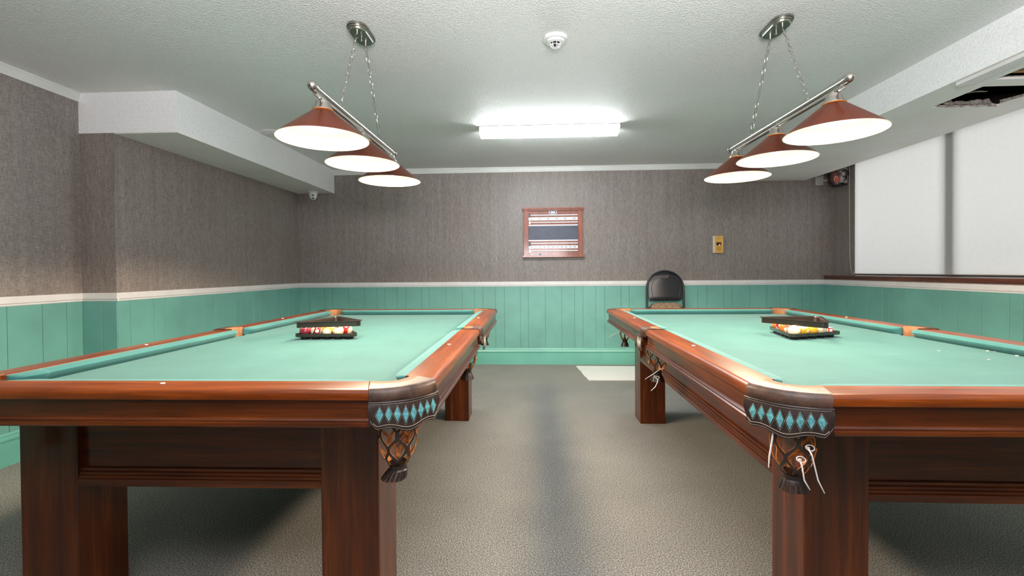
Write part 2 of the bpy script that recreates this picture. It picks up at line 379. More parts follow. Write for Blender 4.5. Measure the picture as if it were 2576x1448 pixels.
# debris inside openings
def shard(x0, x1, y, z, h, t, mat, seed):
    r = random.Random(seed); m = MB(); n = 16; a = []; b = []
    for i in range(n + 1):
        x = x0 + (x1 - x0) * i / n
        a.append((x, y + r.uniform(-.006, .006), z + r.uniform(-.003, .003))); b.append((x, y + t + r.uniform(-.006, .006), z + h + r.uniform(-.012, .012)))
    a2 = [(p[0], p[1] + .012, p[2]) for p in a]; b2 = [(p[0], p[1] + .012, p[2]) for p in b]
    m.loft([list(q) for q in zip(a, b, b2, a2)], 0); return m
shard(2.66, 2.95, 3.10, ZSR + .006, .03, .02, 0, 1).build('torn_plaster', M['debris'], rb)
shard(2.64, 3.02, 3.135, ZSR + .0, .022, .008, 0, 2).build('torn_plaster', M['debris'], rb)
shard(2.63, 2.85, 3.02, ZSR + .055, .03, .09, 0, 3).build('torn_plaster', M['debris'], rb)
MB().box(2.61, 3.03, 2.775, 2.80, ZSR + .014, ZSR + .05).build('ceiling_batten', M['debris'], rb)
MB().box(2.59, 3.2, 2.66, 2.69, ZSR + .03, ZSR + .062).build('ceiling_batten', M['lath'], rb)
MB().box(2.59, 3.2, 2.60, 2.62, ZSR + .02, ZSR + .045).build('ceiling_batten', M['debris'], rb)
shard(3.02, 3.035, 2.85, ZSR, .02, .26, 0, 5).build('torn_plaster', M['debris'], rb)

# patched round plate by the left bulkhead
pl = MB().lathe([(0, -.006), (.118, -.006), (.125, -.003), (.127, 0)], (0, 0, 0), 40)
o = pl.build('ceiling_plate', M['ceiling'], loc=(-2.325, 4.10, ZC)); tag(o, 'round painted cover plate on the ceiling beside the left bulkhead', 'ceiling plate')

# window, sill, blind
struct(MB().box(XR - .004, XU + .002, 0, YB, 1.0205, 1.060).build('trim_6', M['wood_sill'], bevel=.003), 'reddish brown wooden window sill', 'window sill')
wfm = MB(); T = .05
for a, b in ((WY0, WY0 + T), (WY1 - .006, WY1)): wfm.box(XU + .05, XU + .1, a, b, WZ0, WZ1)
wfm.box(XU + .05, XU + .1, WY0, WY1, WZ0 - .003, WZ0 + .008).box(XU + .05, XU + .1, WY0, WY1, WZ1 - .04, WZ1)
wfm.box(XU, XU + .12, WY1 - .002, WY1 + .002, WZ0, WZ1).box(XU + .003, XU + .13, WY0, WY1, 1.058, 1.0625)
win = struct(wfm.build('window_1', M['window_frame'], smooth=False), 'long window behind the roller blind', 'window')
mull = [4.115, 2.95, 1.75]
for y in mull: MB().box(XU + .025, XU + .1, y - .048, y + .048, WZ0, WZ1).build('mullion', M['window_frame'], win, smooth=False)
ys = [WY1 - .012] + mull + [WY0 + .05]
for a, b in zip(ys[:-1], ys[1:]): MB().box(XU + .07, XU + .076, b + .03, a - .03, WZ0, WZ1).build('pane', M['glass'], win, smooth=False)
BY1 = 5.262
bl = empty('roller_blind', (XU - .006, 2.9, 1.072), 0, 'off white roller blind hanging over the window on the right', 'blind')
def L(o_, root): o_.parent = root; return o_
bm_ = MB(); rows = []
for i in range(2): rows.append([(0, .5 - 2.9 + (BY1 - .5) * j / 40, .012 + i * 1.28) for j in range(41)])
bm_.grid(rows); bm_.build('fabric', M['blind'], bl)
MB().tube([(0, .5 - 2.9, .006), (0, BY1 - 2.9, .006)], .0095, 10).build('bottom_bar', M['metal'], bl)
MB().box(-.004, .004, BY1 - 2.9 - .002, BY1 - 2.9 + .003, .012, 1.29).build('light_leak_strip', M['white_plastic'], bl)  # white strip standing in for daylight leaking past the blind's edge
cp = [(XU - .02, 5.335, 2.33), (XU - .02, 5.335, 1.7), (XU - .02, 5.325, 1.25), (XU - .02, 5.305, 1.12), (XU - .02, 5.28, 1.078), (XU - .018, 5.262, 1.082), (XU - .018, 5.262, 1.11)]
tag(MB().tube(cp, .0018, 6).build('blind_cord', M['white_plastic']), 'thin white blind cord hanging beside the window blind', 'cord')

# ------------------------------------------------------------------ pool tables
W2, L2 = .59, 1.18
hx, hy, wo = .6377, 1.2277, .107
hX, hY = hx + wo, hy + wo
ZT, ZBED = .829, .7905
RAILP = [(0, ZT), (.084, ZT + .001), (.092, ZT), (.099, ZT - .0035), (.1035, ZT - .009), (.105, ZT - .016), (.105, .801), (.02, .801), (0, .801)]
APR = [(.02, .8005), (.093, .8005), (.093, .752), (.097, .7505), (.102, .746), (.101, .742), (.106, .739), (.106, .731), (.101, .727), (.02, .727)]
NE_O, NE_I, SD_O, SD_I = .158, .085, .118, .073   # where the wood stops short of the corners: near/far rails, side rails (outer edge from hX/hY, inner from hx/hy)
GO, GI = .062, .048                              # side pocket half gap

def profile_run(prof, frm, a0, a1, b0, b1, side, steps=2, mat=0):
    """run a (u,z) profile along a side; a0/b0 are the end positions at u=0, a1/b1 at u=wo. side: near far left right"""
    secs = []
    for i in range(steps):
        t = i / (steps - 1); row = []
        for u, z in prof:
            k = u / wo; p = (a0 + (a1 - a0) * k) * (1 - t) + (b0 + (b1 - b0) * k) * t
            row.append({'near': (p, -hy - u, z), 'far': (p, hy + u, z), 'right': (hx + u, p, z), 'left': (-hx - u, p, z)}[side])
        secs.append(row)
    return MB().loft(secs, mat)

def cushion(side, a, b, ca, cb):
    """cloth cushion between a and b; ca/cb = length of the rounded end"""
    P = [(0, ZT - .001), (.018, ZT - .0012), (.034, ZT - .0035), (.0450, ZT - .007), (.0482, ZT - .0110), (.0475, ZT - .0145), (.033, ZBED + .004), (.028, ZBED), (0, ZBED)]
    st = []
    for i in range(9): q = i / 8; st.append((a + ca * (1 - cos(q * pi / 2)), sin(q * pi / 2) if i else .10))
    for i in range(9): q = 1 - i / 8; st.append((b - cb * (1 - cos(q * pi / 2)), sin(q * pi / 2) if i < 8 else .10))
    secs = []
    for p, s in st:
        row = []
        for u, z in P:
            uu = u * s
            row.append({'near': (p, -hy + uu, z), 'far': (p, hy - uu, z), 'right': (hx - uu, p, z), 'left': (-hx + uu, p, z)}[side])
        secs.append(row)
    return MB().loft(secs)

def arcpts(c, r, a0, a1, n): return [(c[0] + r * cos(a0 + (a1 - a0) * i / n), c[1] + r * sin(a0 + (a1 - a0) * i / n)) for i in range(n + 1)]

PC, PR = (.588, -1.172), .0635
def bez(p0, p1, p2, n): return [tuple((1 - t) ** 2 * p0[k] + 2 * t * (1 - t) * p1[k] + t * t * p2[k] for k in (0, 1)) for t in [i / n for i in range(n + 1)]]

def corner_outer(n, grow=0.0):
    p0, p2 = Vector((hX - NE_O, -hY)), Vector((hX, -hY + SD_O))
    nrm = Vector((p2.y - p0.y, -(p2.x - p0.x))).normalized()
    mid = (p0 + p2) / 2 + nrm * .062
    out = [Vector(q) for q in bez(p0, mid, p2, n)]
    res = []
    for i, q in enumerate(out):
        d = (out[min(i + 1, n)] - out[max(i - 1, 0)]).normalized(); res.append(q + Vector((d.y, -d.x)) * grow)
    return res
def corner_inner(n):
    a0 = math.atan2(-hy - PC[1], hx - NE_I - PC[0]); a1 = math.atan2(-hy + SD_I - PC[1], hx - PC[0])
    return [Vector((PC[0] + PR * cos(a0 + (a1 - a0) * i / n), PC[1] + PR * sin(a0 + (a1 - a0) * i / n))) for i in range(n + 1)]
def side_outer(n, grow=0.0):
    # local side pocket on +x side at y=0
    out = []
    for i in range(n + 1):
        t = i / n; y = -GO + 2 * GO * t; out.append(Vector((hX + .012 * sin(pi * t) + grow, y)))
    return out
def side_inner(n):
    return [Vector((hx + .004 + .030 * sin(pi * i / n), -GI + 2 * GI * i / n)) for i in range(n + 1)]

def band(I, O, zt, zi, zo, k=6):
    """leather horseshoe: down the inside, over the top, rounded down the outside"""
    m = MB(); secs = []
    for a, b in zip(I, O):
        d = (b - a); w_ = d.length; d.normalize(); row = []
        row.append((a.x, a.y, zi)); row.append((a.x, a.y, zt - .004)); q = a + d * .003; row.append((q.x, q.y, zt)); q = a + d * (w_ * .36); row.append((q.x, q.y, zt + .0015))
        for j in range(k + 1):
            an = pi / 2 * j / k; q = b + d * (-.016 + .016 * sin(an)); row.append((q.x, q.y, zt - .016 + .018 * cos(an)))
        q = b + d * .001; row.append((q.x, q.y, (zt + zo) / 2 - .004)); q = b - d * .003; row.append((q.x, q.y, zo)); q = b - d * .012; row.append((q.x, q.y, zo))
        secs.append(row)
    m.loft(secs, 0)
    n = len(secs[0])
    for fi, f in enumerate(m.f):
        if len(f) == 4:
            j = fi % n
            if j in (0, 1, 2): m.m[fi] = 1
    return m

def dashes(path, step, ln, r, n=4, mat=0, m=None):
    m = m or MB(); P = [Vector(p) for p in path]; cum = [0]
    for a, b in zip(P[:-1], P[1:]): cum.append(cum[-1] + (b - a).length)
    def at(s):
        for i in range(len(P) - 1):
            if s <= cum[i + 1]: return P[i].lerp(P[i + 1], (s - cum[i]) / max(1e-9, cum[i + 1] - cum[i]))
        return P[-1]
    s = 0
    while s + ln < cum[-1]:
        m.tube([at(s), at(s + ln)], r, n, mat); s += step
    return m

def net(cx, cy, z0, z1, r0, rm, r1, n=7, rows=3.0, seed=0, cutprob=0.0, wd=.0055, lean=(0, 0)):
    r = random.Random(seed); m = MB(); N = 2 * n; S = 26
    for k in range(N):
        base = pi * k / n; sg = 1 if k % 2 == 0 else -1
        tcut0, tcut1 = (0, 1)
        if r.random() < cutprob: tcut0 = r.uniform(.3, .8)
        secs = []; jit = r.uniform(-.05, .05)
        for i in range(S + 1):
            t = i / S
            if t < tcut0 or t > tcut1: continue
            th = base + sg * (pi / (2 * n)) * cos(pi * rows * t) + jit * sin(pi * t)
            rr = r0 * (1 - t) ** 1.0 + r1 * t + rm * 4 * t * (1 - t) * (.55 + .45 * t)
            z = z0 + (z1 - z0) * t
            c = Vector((cx + lean[0] * t + rr * cos(th), cy + lean[1] * t + rr * sin(th), z))
            rad = Vector((cos(th), sin(th), 0)); tan = Vector((-sin(th), cos(th), 0))
            ww = wd * (1.0 if t < .9 else 1.25)
            secs.append([c + tan * ww / 2, c - tan * ww / 2, c - tan * ww / 2 - rad * .0022, c + tan * ww / 2 - rad * .0022])
        if len(secs) < 3: continue
        b = len(m.f); m.loft(secs, 0)
        for fi in range(b, len(m.f)):
            if (fi - b) % 4 in (1, 2, 3) and len(m.f[fi]) == 4: m.m[fi] = 1
    return m
def tassel(cx, cy, z0, z1, r0, r1, tilt=0, seed=1):
    r = random.Random(seed); m = MB(); zc = z0 + (z1 - z0) * .42
    m.lathe([(r0 * .9, z0), (r0 * .72, z0 - .006), (r0 * .70, zc + .004), (r0 * .8, zc)], (cx, cy, 0), 20, 0, cap=True)
    N = 15
    for k in range(N):
        a = 2 * pi * k / N; a2 = a + 2 * pi / N * .78; secs = []; kk = r.uniform(.85, 1.1)
        for i in range(6):
            t = i / 5; rr = r0 * .74 + (r1 - r0 * .74) * (t ** .8) * kk; z = zc + .004 + (z1 - zc) * t + r.uniform(-.001, .001)
            dx = tilt * t
            secs.append([(cx + dx + cos(a) * rr, cy + sin(a) * rr, z), (cx + dx + cos(a2) * rr, cy + sin(a2) * rr, z),
                         (cx + dx + cos(a2) * (rr - .003), cy + sin(a2) * (rr - .003), z), (cx + dx + cos(a) * (rr - .003), cy + sin(a) * (rr - .003), z)])
        m.loft(secs, 0)
    return m

def xf(pts, T): return [T @ Vector(p) for p in pts]
def place(m, T): m.v = [tuple(T @ Vector(p)) for p in m.v]; return m

def shield(O2, ztop, zb_f, K, J=7, outk=.010):
    """hanging leather apron along outline O2; zb_f(t)=bottom height; returns grid fn pos(t,s)"""
    n = len(O2) - 1
    def pos(t, s, off=0.0):
        f = t * n; i = min(int(f), n - 1); q = O2[i].lerp(O2[i + 1], f - i); d = (O2[i + 1] - O2[i]).normalized(); nr = Vector((d.y, -d.x))
        z = ztop + (zb_f(t) - ztop) * s; o_ = outk * sin(pi * min(1, s * .9)) * .6 + off
        q = q + nr * o_; return Vector((q.x, q.y, z))
    m = MB(); a = [[pos(i / K, j / J) for j in range(J + 1)] for i in range(K + 1)]; b = [[pos(i / K, j / J, -.003) for j in range(J + 1)] for i in range(K + 1)]
    secs = [ra + rb_[::-1] for ra, rb_ in zip(a, b)]; m.loft(secs, 0)
    return m, pos

def zip_tie(pts, parent, loop=None):
    m = MB().tube(pts, [.0022] * (len(pts) - 1) + [.0012], 6, flat=.6)
    m.box(pts[0][0] - .003, pts[0][0] + .003, pts[0][1] - .003, pts[0][1] + .003, pts[0][2] - .003, pts[0][2] + .003)
    if loop:
        c, r = loop; m.tube([(c[0] + r * cos(a), c[1] + r * .5 * sin(a), c[2] + r * .5 * sin(a)) for a in [2 * pi * i / 12 for i in range(12)]], .0014, 5, closed=True)
    return tag(m.build('cable_tie', M['tie'], parent), 'white cable tie')

def build_table(x, y, rz, label, mirror, leg_left=None):
    t = empty('pool_table', (x, y, 0), rz, label, 'pool table')
    s = -1 if mirror else 1     # side of the aisle corner (+x for the left table, -x for the right table)
    # bed with pocket cut-outs
    pts = []; c = .012
    def corner(sx, sy):
        base = arcpts(PC, PR + .001, math.atan2(-hy - PC[1], hx - NE_I - PC[0]) - .15 - 2 * pi * 0, math.atan2(-hy + SD_I - PC[1], hx - PC[0]) + .15, 8)
        # concave cut: reversed arc on the inside of the pocket
        a0 = math.atan2(-hy - PC[1] + .02, hx - NE_I - PC[0]); a1 = math.atan2(-hy + SD_I - PC[1], hx - PC[0] - .02)
        arc = [(PC[0] + PR * cos(q), PC[1] + PR * sin(q)) for q in [a0 - (2 * pi + a0 - a1) * i / 12 for i in range(13)]]
        arc = [(-hx + 0, -hy)] and [(hx - NE_I + .0, -hy)] + [(.552 + .03 * cos(a), -1.135 + .03 * sin(a)) for a in [radians(225 - 90 * i / 6) for i in range(7)]][:0] + [(px, py) for px, py in bez((hx - NE_I, -hy), (.565, -1.150), (hx, -hy + SD_I), 8)] + [(hx, -hy + SD_I)]
        return [(px * sx, py * -sy) for px, py in (arc if sx * sy < 0 else arc[::-1])]
    ring = corner(1, -1) + [(hx, -.05), (hx - .03, -.03), (hx - .03, .03), (hx, .05)] + corner(1, 1) + corner(-1, 1) + [(-hx, .05), (-hx + .03, .03), (-hx + .03, -.03), (-hx, -.05)] + corner(-1, -1)
    # order: start SE corner going counter-clockwise
    R2 = []
    for q in ring:
        if not R2 or (abs(q[0] - R2[-1][0]) + abs(q[1] - R2[-1][1])) > 1e-5: R2.append(q)
    m = MB(); n = len(R2); m.v = [(a, b, ZBED) for a, b in R2] + [(a, b, ZBED - .03) for a, b in R2]
    m.face(range(n)); m.face(list(range(n, 2 * n))[::-1])
    for i in range(n): m.face((i, (i + 1) % n, n + (i + 1) % n, n + i))
    tag(m.build('bed', M['cloth'], t, smooth=False))
    # rails + cushions
    for side in ('near', 'far'):
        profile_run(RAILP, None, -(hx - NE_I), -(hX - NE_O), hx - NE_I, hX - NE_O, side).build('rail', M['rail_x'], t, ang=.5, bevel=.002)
        e = hx - NE_I + .002
        cushion(side, -e, e, .075, .075).build('cushion', M['cushion'], t)
        profile_run(APR, None, -(hX - NE_O - .004), -(hX - NE_O - .004), hX - NE_O - .004, hX - NE_O - .004, side).build('apron', M['wood_x'], t, ang=.35)
    for side in ('left', 'right'):
        for sg in (-1, 1):
            A = (-(hy - SD_I), -(hY - SD_O), -GI, -GO) if sg < 0 else (GI, GO, hy - SD_I, hY - SD_O)
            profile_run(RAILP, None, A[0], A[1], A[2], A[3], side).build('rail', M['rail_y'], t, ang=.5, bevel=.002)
            if sg < 0: cushion(side, A[0] - .002, A[2] + .004, .075, .05).build('cushion', M['cushion'], t)
            else: cushion(side, A[0] - .004, A[2] + .002, .05, .075).build('cushion', M['cushion'], t)
            B = (-(hY - SD_O - .004), -GO + .004) if sg < 0 else (GO - .004, hY - SD_O - .004)
            profile_run(APR, None, B[0], B[0], B[1], B[1], side).build('apron', M['wood_y'], t, ang=.35)
    # inner body box behind the aprons
    MB().box(-hx - .018, hx + .018, -hy + .07, hy - .07, .727, .766).box(-hx + .06, hx - .06, -hy - .018, hy + .018, .727, .766).build('slate_frame', M['wood_x'], t, smooth=False)
    # skirt between the legs
    li, lw = .2023, .184
    X0 = hX - li; Y0 = hY - li
    SK = [(0, .726), (0, .522), (-.008, .520), (-.008, .512), (-.013, .508), (-.013, .502), (-.017, .498), (-.017, .492), (-.021, .489), (-.021, .467), (.03, .467), (.03, .726)]
    lx = [(-X0, -X0 + lw), (X0 - lw, X0)]
    if leg_left: lx[0] = leg_left
    for sy in (-1, 1):
        yy = sy * (Y0 - .022)
        MB().prism([(yy - sy * u * 1.0, z) for u, z in SK], 'x', lx[0][1] - .004, lx[1][0] + .004).build('skirt', M['wood_x'], t, ang=.3)
    for sx, xx in ((-1, lx[0][0] + .022), (1, lx[1][1] - .022)):
        MB().prism([(xx - sx * u, z) for u, z in SK], 'y', -Y0 + lw - .004, Y0 - lw + .004).build('skirt', M['wood_y'], t, ang=.3)
    for a, b in lx:
        for y0 in (-Y0, Y0 - lw):
            MB().box(a, b, y0, y0 + lw, 0.0, .7265).build('leg', M['wood_z'], t, bevel=.004)
    # sights
    sp = [(s * .666, -.565), (s * .666, .565), (-s * .69, -.565), (-s * .69, .565), (-.04, -hy - .035)]
    for sx_, sy_ in sp:
        MB().lathe([(0, ZT + .0022), (.006, ZT + .0022), (.0068, ZT + .0005)], (0, 0, 0), 14).build('rail_sight', M['ivory'], t, loc=(sx_, sy_, 0)).scale = (1.1, .8, 1)
    return t

def corner_pocket(t, sx, sy, kind, seed):
    """kind: full | plain | broken ; built at +x,-y then mirrored"""
    T = Matrix.Diagonal((sx, -sy, 1, 1)); N = 18
    I, O = corner_inner(N), corner_outer(N)
    p = place(band(I, O, ZT + .002, ZT - .05, .797), T).build('pocket', [M['leather_mid'], M['leather_tan']], t, ang=.9)
    # drop liner inside the hole
    ln = MB(); secs = []
    for j in range(5):
        z = ZT - .03 - .020 * j; k = 1 - .08 * j
        secs.append([(PC[0] + .014 + (PR + .004) * k * cos(a), PC[1] - .014 + (PR + .004) * k * sin(a), z) for a in [radians(-150 + 210 * i / 16) for i in range(17)]])
    place(ln.grid(secs), T).build('liner', M['leather_tan'], p)
    cx, cy = .640, -1.252
    if kind != 'broken' or True:
        O2 = corner_outer(N, .004)
        zb = lambda q: .728 - .010 * sin(pi * q) - .006 * cos(2 * pi * q * 2.0) * (1 if 0.08 < q < .92 else .3) + (.030 * max(0, 1 - q / .10) ** 1.5 + .030 * max(0, 1 - (1 - q) / .10) ** 1.5)
        m, pos = shield(O2, .799, zb, 44)
        if kind != 'broken':
            place(m, T).build('shield', M['leather'], p, ang=.9)
            nd = 8
            for k in range(nd):
                tc = .075 + .85 * (k + .5) / nd; hw = .85 / nd * .39; sc = .46
                P4 = [(tc - hw, sc), (tc, sc - .26), (tc + hw, sc), (tc, sc + .26)]
                d = MB(); top = [pos(a, b, .0016) for a, b in P4]; bot = [pos(a, b, -.001) for a, b in P4]
                d.loft([bot, top]); place(d, T).build('diamond_patch', M['turquoise'], p, smooth=False)
            st = MB(); 
            if kind == 'full':
                for k in range(nd + 1):
                    tc = .075 + .85 * k / nd
                    for sg in (-1, 1):
                        w_ = .85 / nd / 2; pa = [pos(min(.97, max(.03, tc - sg * w_)) if 0 < k < nd or True else tc, .16, .0012), pos(tc, .47, .0012)]
                        pb = [pos(tc, .47, .0012), pos(min(.97, max(.03, tc + sg * w_)), .80, .0012)]
                        if .03 <= tc - sg * w_ <= .97: dashes(pa, .0034, .0021, .0005, 3, 0, st)
                        if .03 <= tc + sg * w_ <= .97: dashes(pb, .0034, .0021, .0005, 3, 0, st)
                dashes([pos(.02 + .96 * i / 40, .95, .0014) for i in range(41)], .0036, .0023, .0006, 3, 0, st)
                dashes([pos(.03 + .94 * i / 40, .09, .0014) for i in range(41)], .0036, .0023, .0006, 3, 0, st)
                st.tube([pos(.055 + .89 * i / 40, .85, .001) for i in range(41)], .0009, 5)
                dashes([(q.x, q.y, ZT + .0035) for q in [a.lerp(b, .14) for a, b in zip(I, O)]], .004, .0026, .0005, 3, 0, st)
                place(st, T); so = st.build('stitching', M['stitch'], p); so['kind'] = 'stuff'
                place(MB().tube([pos(.0 + i / 40, .03, .001) for i in range(41)], .002, 6), T).build('piping', M['leather'], p)
        else:
            m2 = MB(); m2.v = m.v; m2.f = m.f; m2.m = m.m
            place(shield(O2[:7], .799, lambda q: .745 + .01 * sin(9 * q), 12)[0], T).build('shield', M['leather'], p, ang=.9)
    if kind == 'broken':
        if sx < 0: cx, cy = .600, -1.225
        place(net(cx, cy, .735, .585, .042, .018, .022, 6, 2.6, seed, .3, .0075), T).build('net', [M['leather'], M['leather_orange']], p)
        for k, (a, b) in enumerate((((.05, .0, .73), (.068, .005, .69)), ((.02, -.03, .735), (.035, -.035, .70)), ((-.03, .02, .735), (-.04, .03, .715)))):
            q = [(cx + a[0] + (b[0] - a[0]) * i / 6 + .006 * sin(i), cy + a[1] + (b[1] - a[1]) * i / 6, a[2] + (b[2] - a[2]) * i / 6) for i in range(7)]
            place(MB().tube(q, .0022, 5), T).build('torn_strap', M['leather'], p)
        place(tassel(cx, cy, .588, .528, .028, .032, 0, seed), T).build('tassel', M['leather'], p)
    else:
        place(net(cx, cy, .742, .603, .048, .023, .025, 6, 3.2, seed, 0, .0095), T).build('net', [M['leather'], M['leather_orange']], p)
        place(tassel(cx, cy, .606, .556, .033, .036, -.012 if seed % 2 else 0, seed), T).build('tassel', M['leather'], p)
    return p, T

def side_pocket(t, sx, seed, full=True):
    T = Matrix.Diagonal((sx, 1, 1, 1)); N = 12
    I, O = side_inner(N), side_outer(N)
    p = place(band(I, O, ZT + .004, ZT - .05, .79), T).build('pocket', [M['leather_mid'], M['leather_tan']], t, ang=.9)
    ln = MB(); secs = []
    for j in range(4):
        z = ZT - .025 - .026 * j
        secs.append([(hx + .006 + .055 * sin(a), -.050 * cos(a), z) for a in [pi * i / 12 for i in range(13)]])
    place(ln.grid(secs), T).build('liner', M['leather_orange'], p)
    if full:
        O2 = side_outer(N, .006)[2:-2]; zb = lambda q: .720 - .008 * sin(pi * q) - .004 * cos(2 * pi * q * 2)
        m, pos = shield(O2, .795, zb, 16); place(m, T).build('shield', M['leather_mid'], p, ang=.9)
        for k in range(4):
            tc = .14 + .24 * k; P4 = [(tc - .085, .45), (tc, .12), (tc + .085, .45), (tc, .80)]
            d = MB(); d.loft([[pos(a, b, -.001) for a, b in P4], [pos(a, b, .0016) for a, b in P4]]); place(d, T).build('diamond_patch', M['cream_patch'], p, smooth=False)
        place(MB().tube([pos(i / 20, .02, .002) for i in range(21)], .003, 6), T).build('piping', M['leather_mid'], p)
    cx, cy = hx + .028, .0
    place(net(cx, cy, .755, .60, .050, .024, .024, 8, 3.6, seed, 0, .0068), T).build('net', [M['leather'], M['leather_orange']], p)
    place(tassel(cx, cy, .602, .543, .030, .038, 0, seed), T).build('tassel', M['leather'], p)
    return p, T

TA = build_table(-1.0319, 2.5388, .0045, 'left mahogany pool table with green cloth, beside the stepped wall', False, leg_left=(-.628, -.436))
TB = build_table(1.3339, 2.5048, -.0034, 'right mahogany pool table with green cloth, beside the window wall', True)
corner_pocket(TA, 1, -1, 'full', 3); corner_pocket(TA, -1, -1, 'plain', 4); corner_pocket(TA, 1, 1, 'broken', 6); corner_pocket(TA, -1, 1, 'plain', 8)
side_pocket(TA, 1, 21); side_pocket(TA, -1, 22)
pB, TTB = corner_pocket(TB, -1, -1, 'full', 10); corner_pocket(TB, 1, -1, 'plain', 12); pBf, _ = corner_pocket(TB, -1, 1, 'broken', 14); corner_pocket(TB, 1, 1, 'plain', 16)
pS, _ = side_pocket(TB, -1, 23); side_pocket(TB, 1, 24)
# cable ties on the right table's torn nets
zip_tie([(-.700, -1.270, .720), (-.705, -1.277, .703), (-.713, -1.277, .655), (-.715, -1.277, .625)], pB)
zip_tie([(-.665, -1.330, .667), (-.664, -1.338, .655), (-.661, -1.342, .622), (-.647, -1.342, .598)], pB, ((-.655, -1.318, .664), .011))
zip_tie([(-.642, -1.325, .695), (-.640, -1.338, .683), (-.628, -1.342, .623), (-.612, -1.342, .590)], pB, ((-.631, -1.315, .692), .011))
zip_tie([(-.668, -.070, .626), (-.714, -.077, .597), (-.751, -.080, .574)], pS)
zip_tie([(-.682, -.070, .568), (-.686, -.077, .558), (-.698, -.080, .535), (-.721, -.082, .514)], pS, ((-.680, -.055, .578), .010))
zip_tie([(-.640, 1.215, .655), (-.69, 1.20, .635), (-.729, 1.193, .612)], pBf)

# ------------------------------------------------------------------ ball trays, balls, racks
BALLC = {'yellow': (.80, .42, .03, 1), 'blue': (.02, .05, .30, 1), 'red': (.60, .02, .02, 1), 'purple': (.10, .02, .16, 1), 'orange': (.80, .20, .02, 1),
         'green': (.02, .20, .06, 1), 'maroon': (.25, .02, .04, 1), 'black': (.01, .01, .01, 1), 'cream': (.85, .72, .48, 1), 'pink': (.70, .20, .12, 1)}
_bm = {}
BALLR = .0285
def sphere(r, n=24, k=14):
    m = MB(); m.lathe([(max(1e-5, r * sin(pi * i / k)), -r * cos(pi * i / k)) for i in range(k + 1)], (0, 0, 0), n); return m
def rtri(c, R, rot, fil, n=6):
    """rounded triangle outline"""
    out = []
    for k in range(3):
        a = rot + 2 * pi * k / 3; p = Vector((c[0] + (R - 2 * fil) * cos(a), c[1] + (R - 2 * fil) * sin(a)))
        for i in range(n + 1):
            b = a - pi / 3 + 2 * pi / 3 * i / n; out.append(Vector((p.x + fil * cos(b), p.y + fil * sin(b))))
    return out
def ball_set(F, ang, names, table, z0, trayname, chamfer=True):
    d1 = Vector((cos(ang), sin(ang))); d2 = Vector((cos(ang + pi / 3), sin(ang + pi / 3))); S = .345
    cen = F + (d1 + d2) * S / 3
    # tray
    t = empty('ball_tray', (cen.x, cen.y, z0), 0, 'black plastic triangular ball tray on the ' + table + ' table', 'ball tray')
    R = S / sqrt(3) * 1.03; rot = ang + pi + pi / 6
    o1 = rtri((0, 0), R + .0, rot, .022, 4); o2 = rtri((0, 0), R - .012, rot, .02, 4)
    m = MB(); base = .012
    def ringz(o, z, k=1.0): return [(p.x * k, p.y * k, z) for p in o]
    m.loft([ringz(o2, base, .93), ringz(o1, base + .004), ringz(o1, base + .020), ringz(o2, base + .020), ringz(o2, base + .013, .97)])
    m.build('tray', M['brown_plastic'], t, ang=.4)
    cups = []
    for i in range(5):
        for j in range(5 - i):
            p = F + d1 * (.040 + .0585 * j) + d2 * (.0585 * i) + Vector((-sin(ang), cos(ang))) * .033 + d1 * .015
            cups.append((i, j, p))
    for i, j, p in cups:
        MB().lathe([(.012, 0), (.020, 0), (.024, .014)], (p.x - cen.x, p.y - cen.y, 0), 16, cap=True).build('cup', M['black_plastic'], t)
    for i, j, p in cups:
        nm = names.get((i, j))
        if nm is None: continue
        col, stripe, desc = nm
        key = (col, stripe)
        if key not in _bm: _bm[key] = ball_mat('ball_' + col + ('_stripe' if stripe else ''), BALLC[col], stripe)
        b = sphere(BALLR).build('billiard_ball', _bm[key], loc=(p.x, p.y, z0 + .0142 + BALLR), ang=3)
        b.rotation_euler = (rnd.uniform(-1.4, 1.4), rnd.uniform(-1.2, 1.2), rnd.uniform(0, 6))
        tag(b, desc + ' in the tray on the ' + table + ' table', 'billiard ball', 'billiard balls in the ' + table + ' tray')
    return cups, cen
def nameset(front):
    D = {}
    for k, v in front.items():
        D[k] = v
    return D
SA = {(0, 0): ('maroon', 0, 'maroon ball at the front corner'), (0, 1): ('maroon', 1, 'cream ball with maroon band, second in front'), (0, 2): ('yellow', 1, 'yellow banded ball, third in front'),
      (0, 3): ('cream', 0, 'cream ball, last in front'), (1, 0): ('red', 0, 'red ball behind the maroon ball'), (1, 1): ('yellow', 0, 'plain yellow ball in the second row'),
      (1, 2): ('orange', 1, 'orange banded ball in the second row'), (1, 3): ('red', 1, 'red banded ball in the second row'), (2, 0): ('orange', 0, 'plain orange ball in the middle row'), (2, 1): ('black', 0, 'black ball in the middle row'),
      (2, 2): ('green', 1, 'green banded ball in the middle row'), (3, 0): ('blue', 0, 'blue ball in the fourth row'), (3, 1): ('purple', 0, 'purple ball in the fourth row'), (4, 0): ('green', 0, 'green ball at the rear corner')}
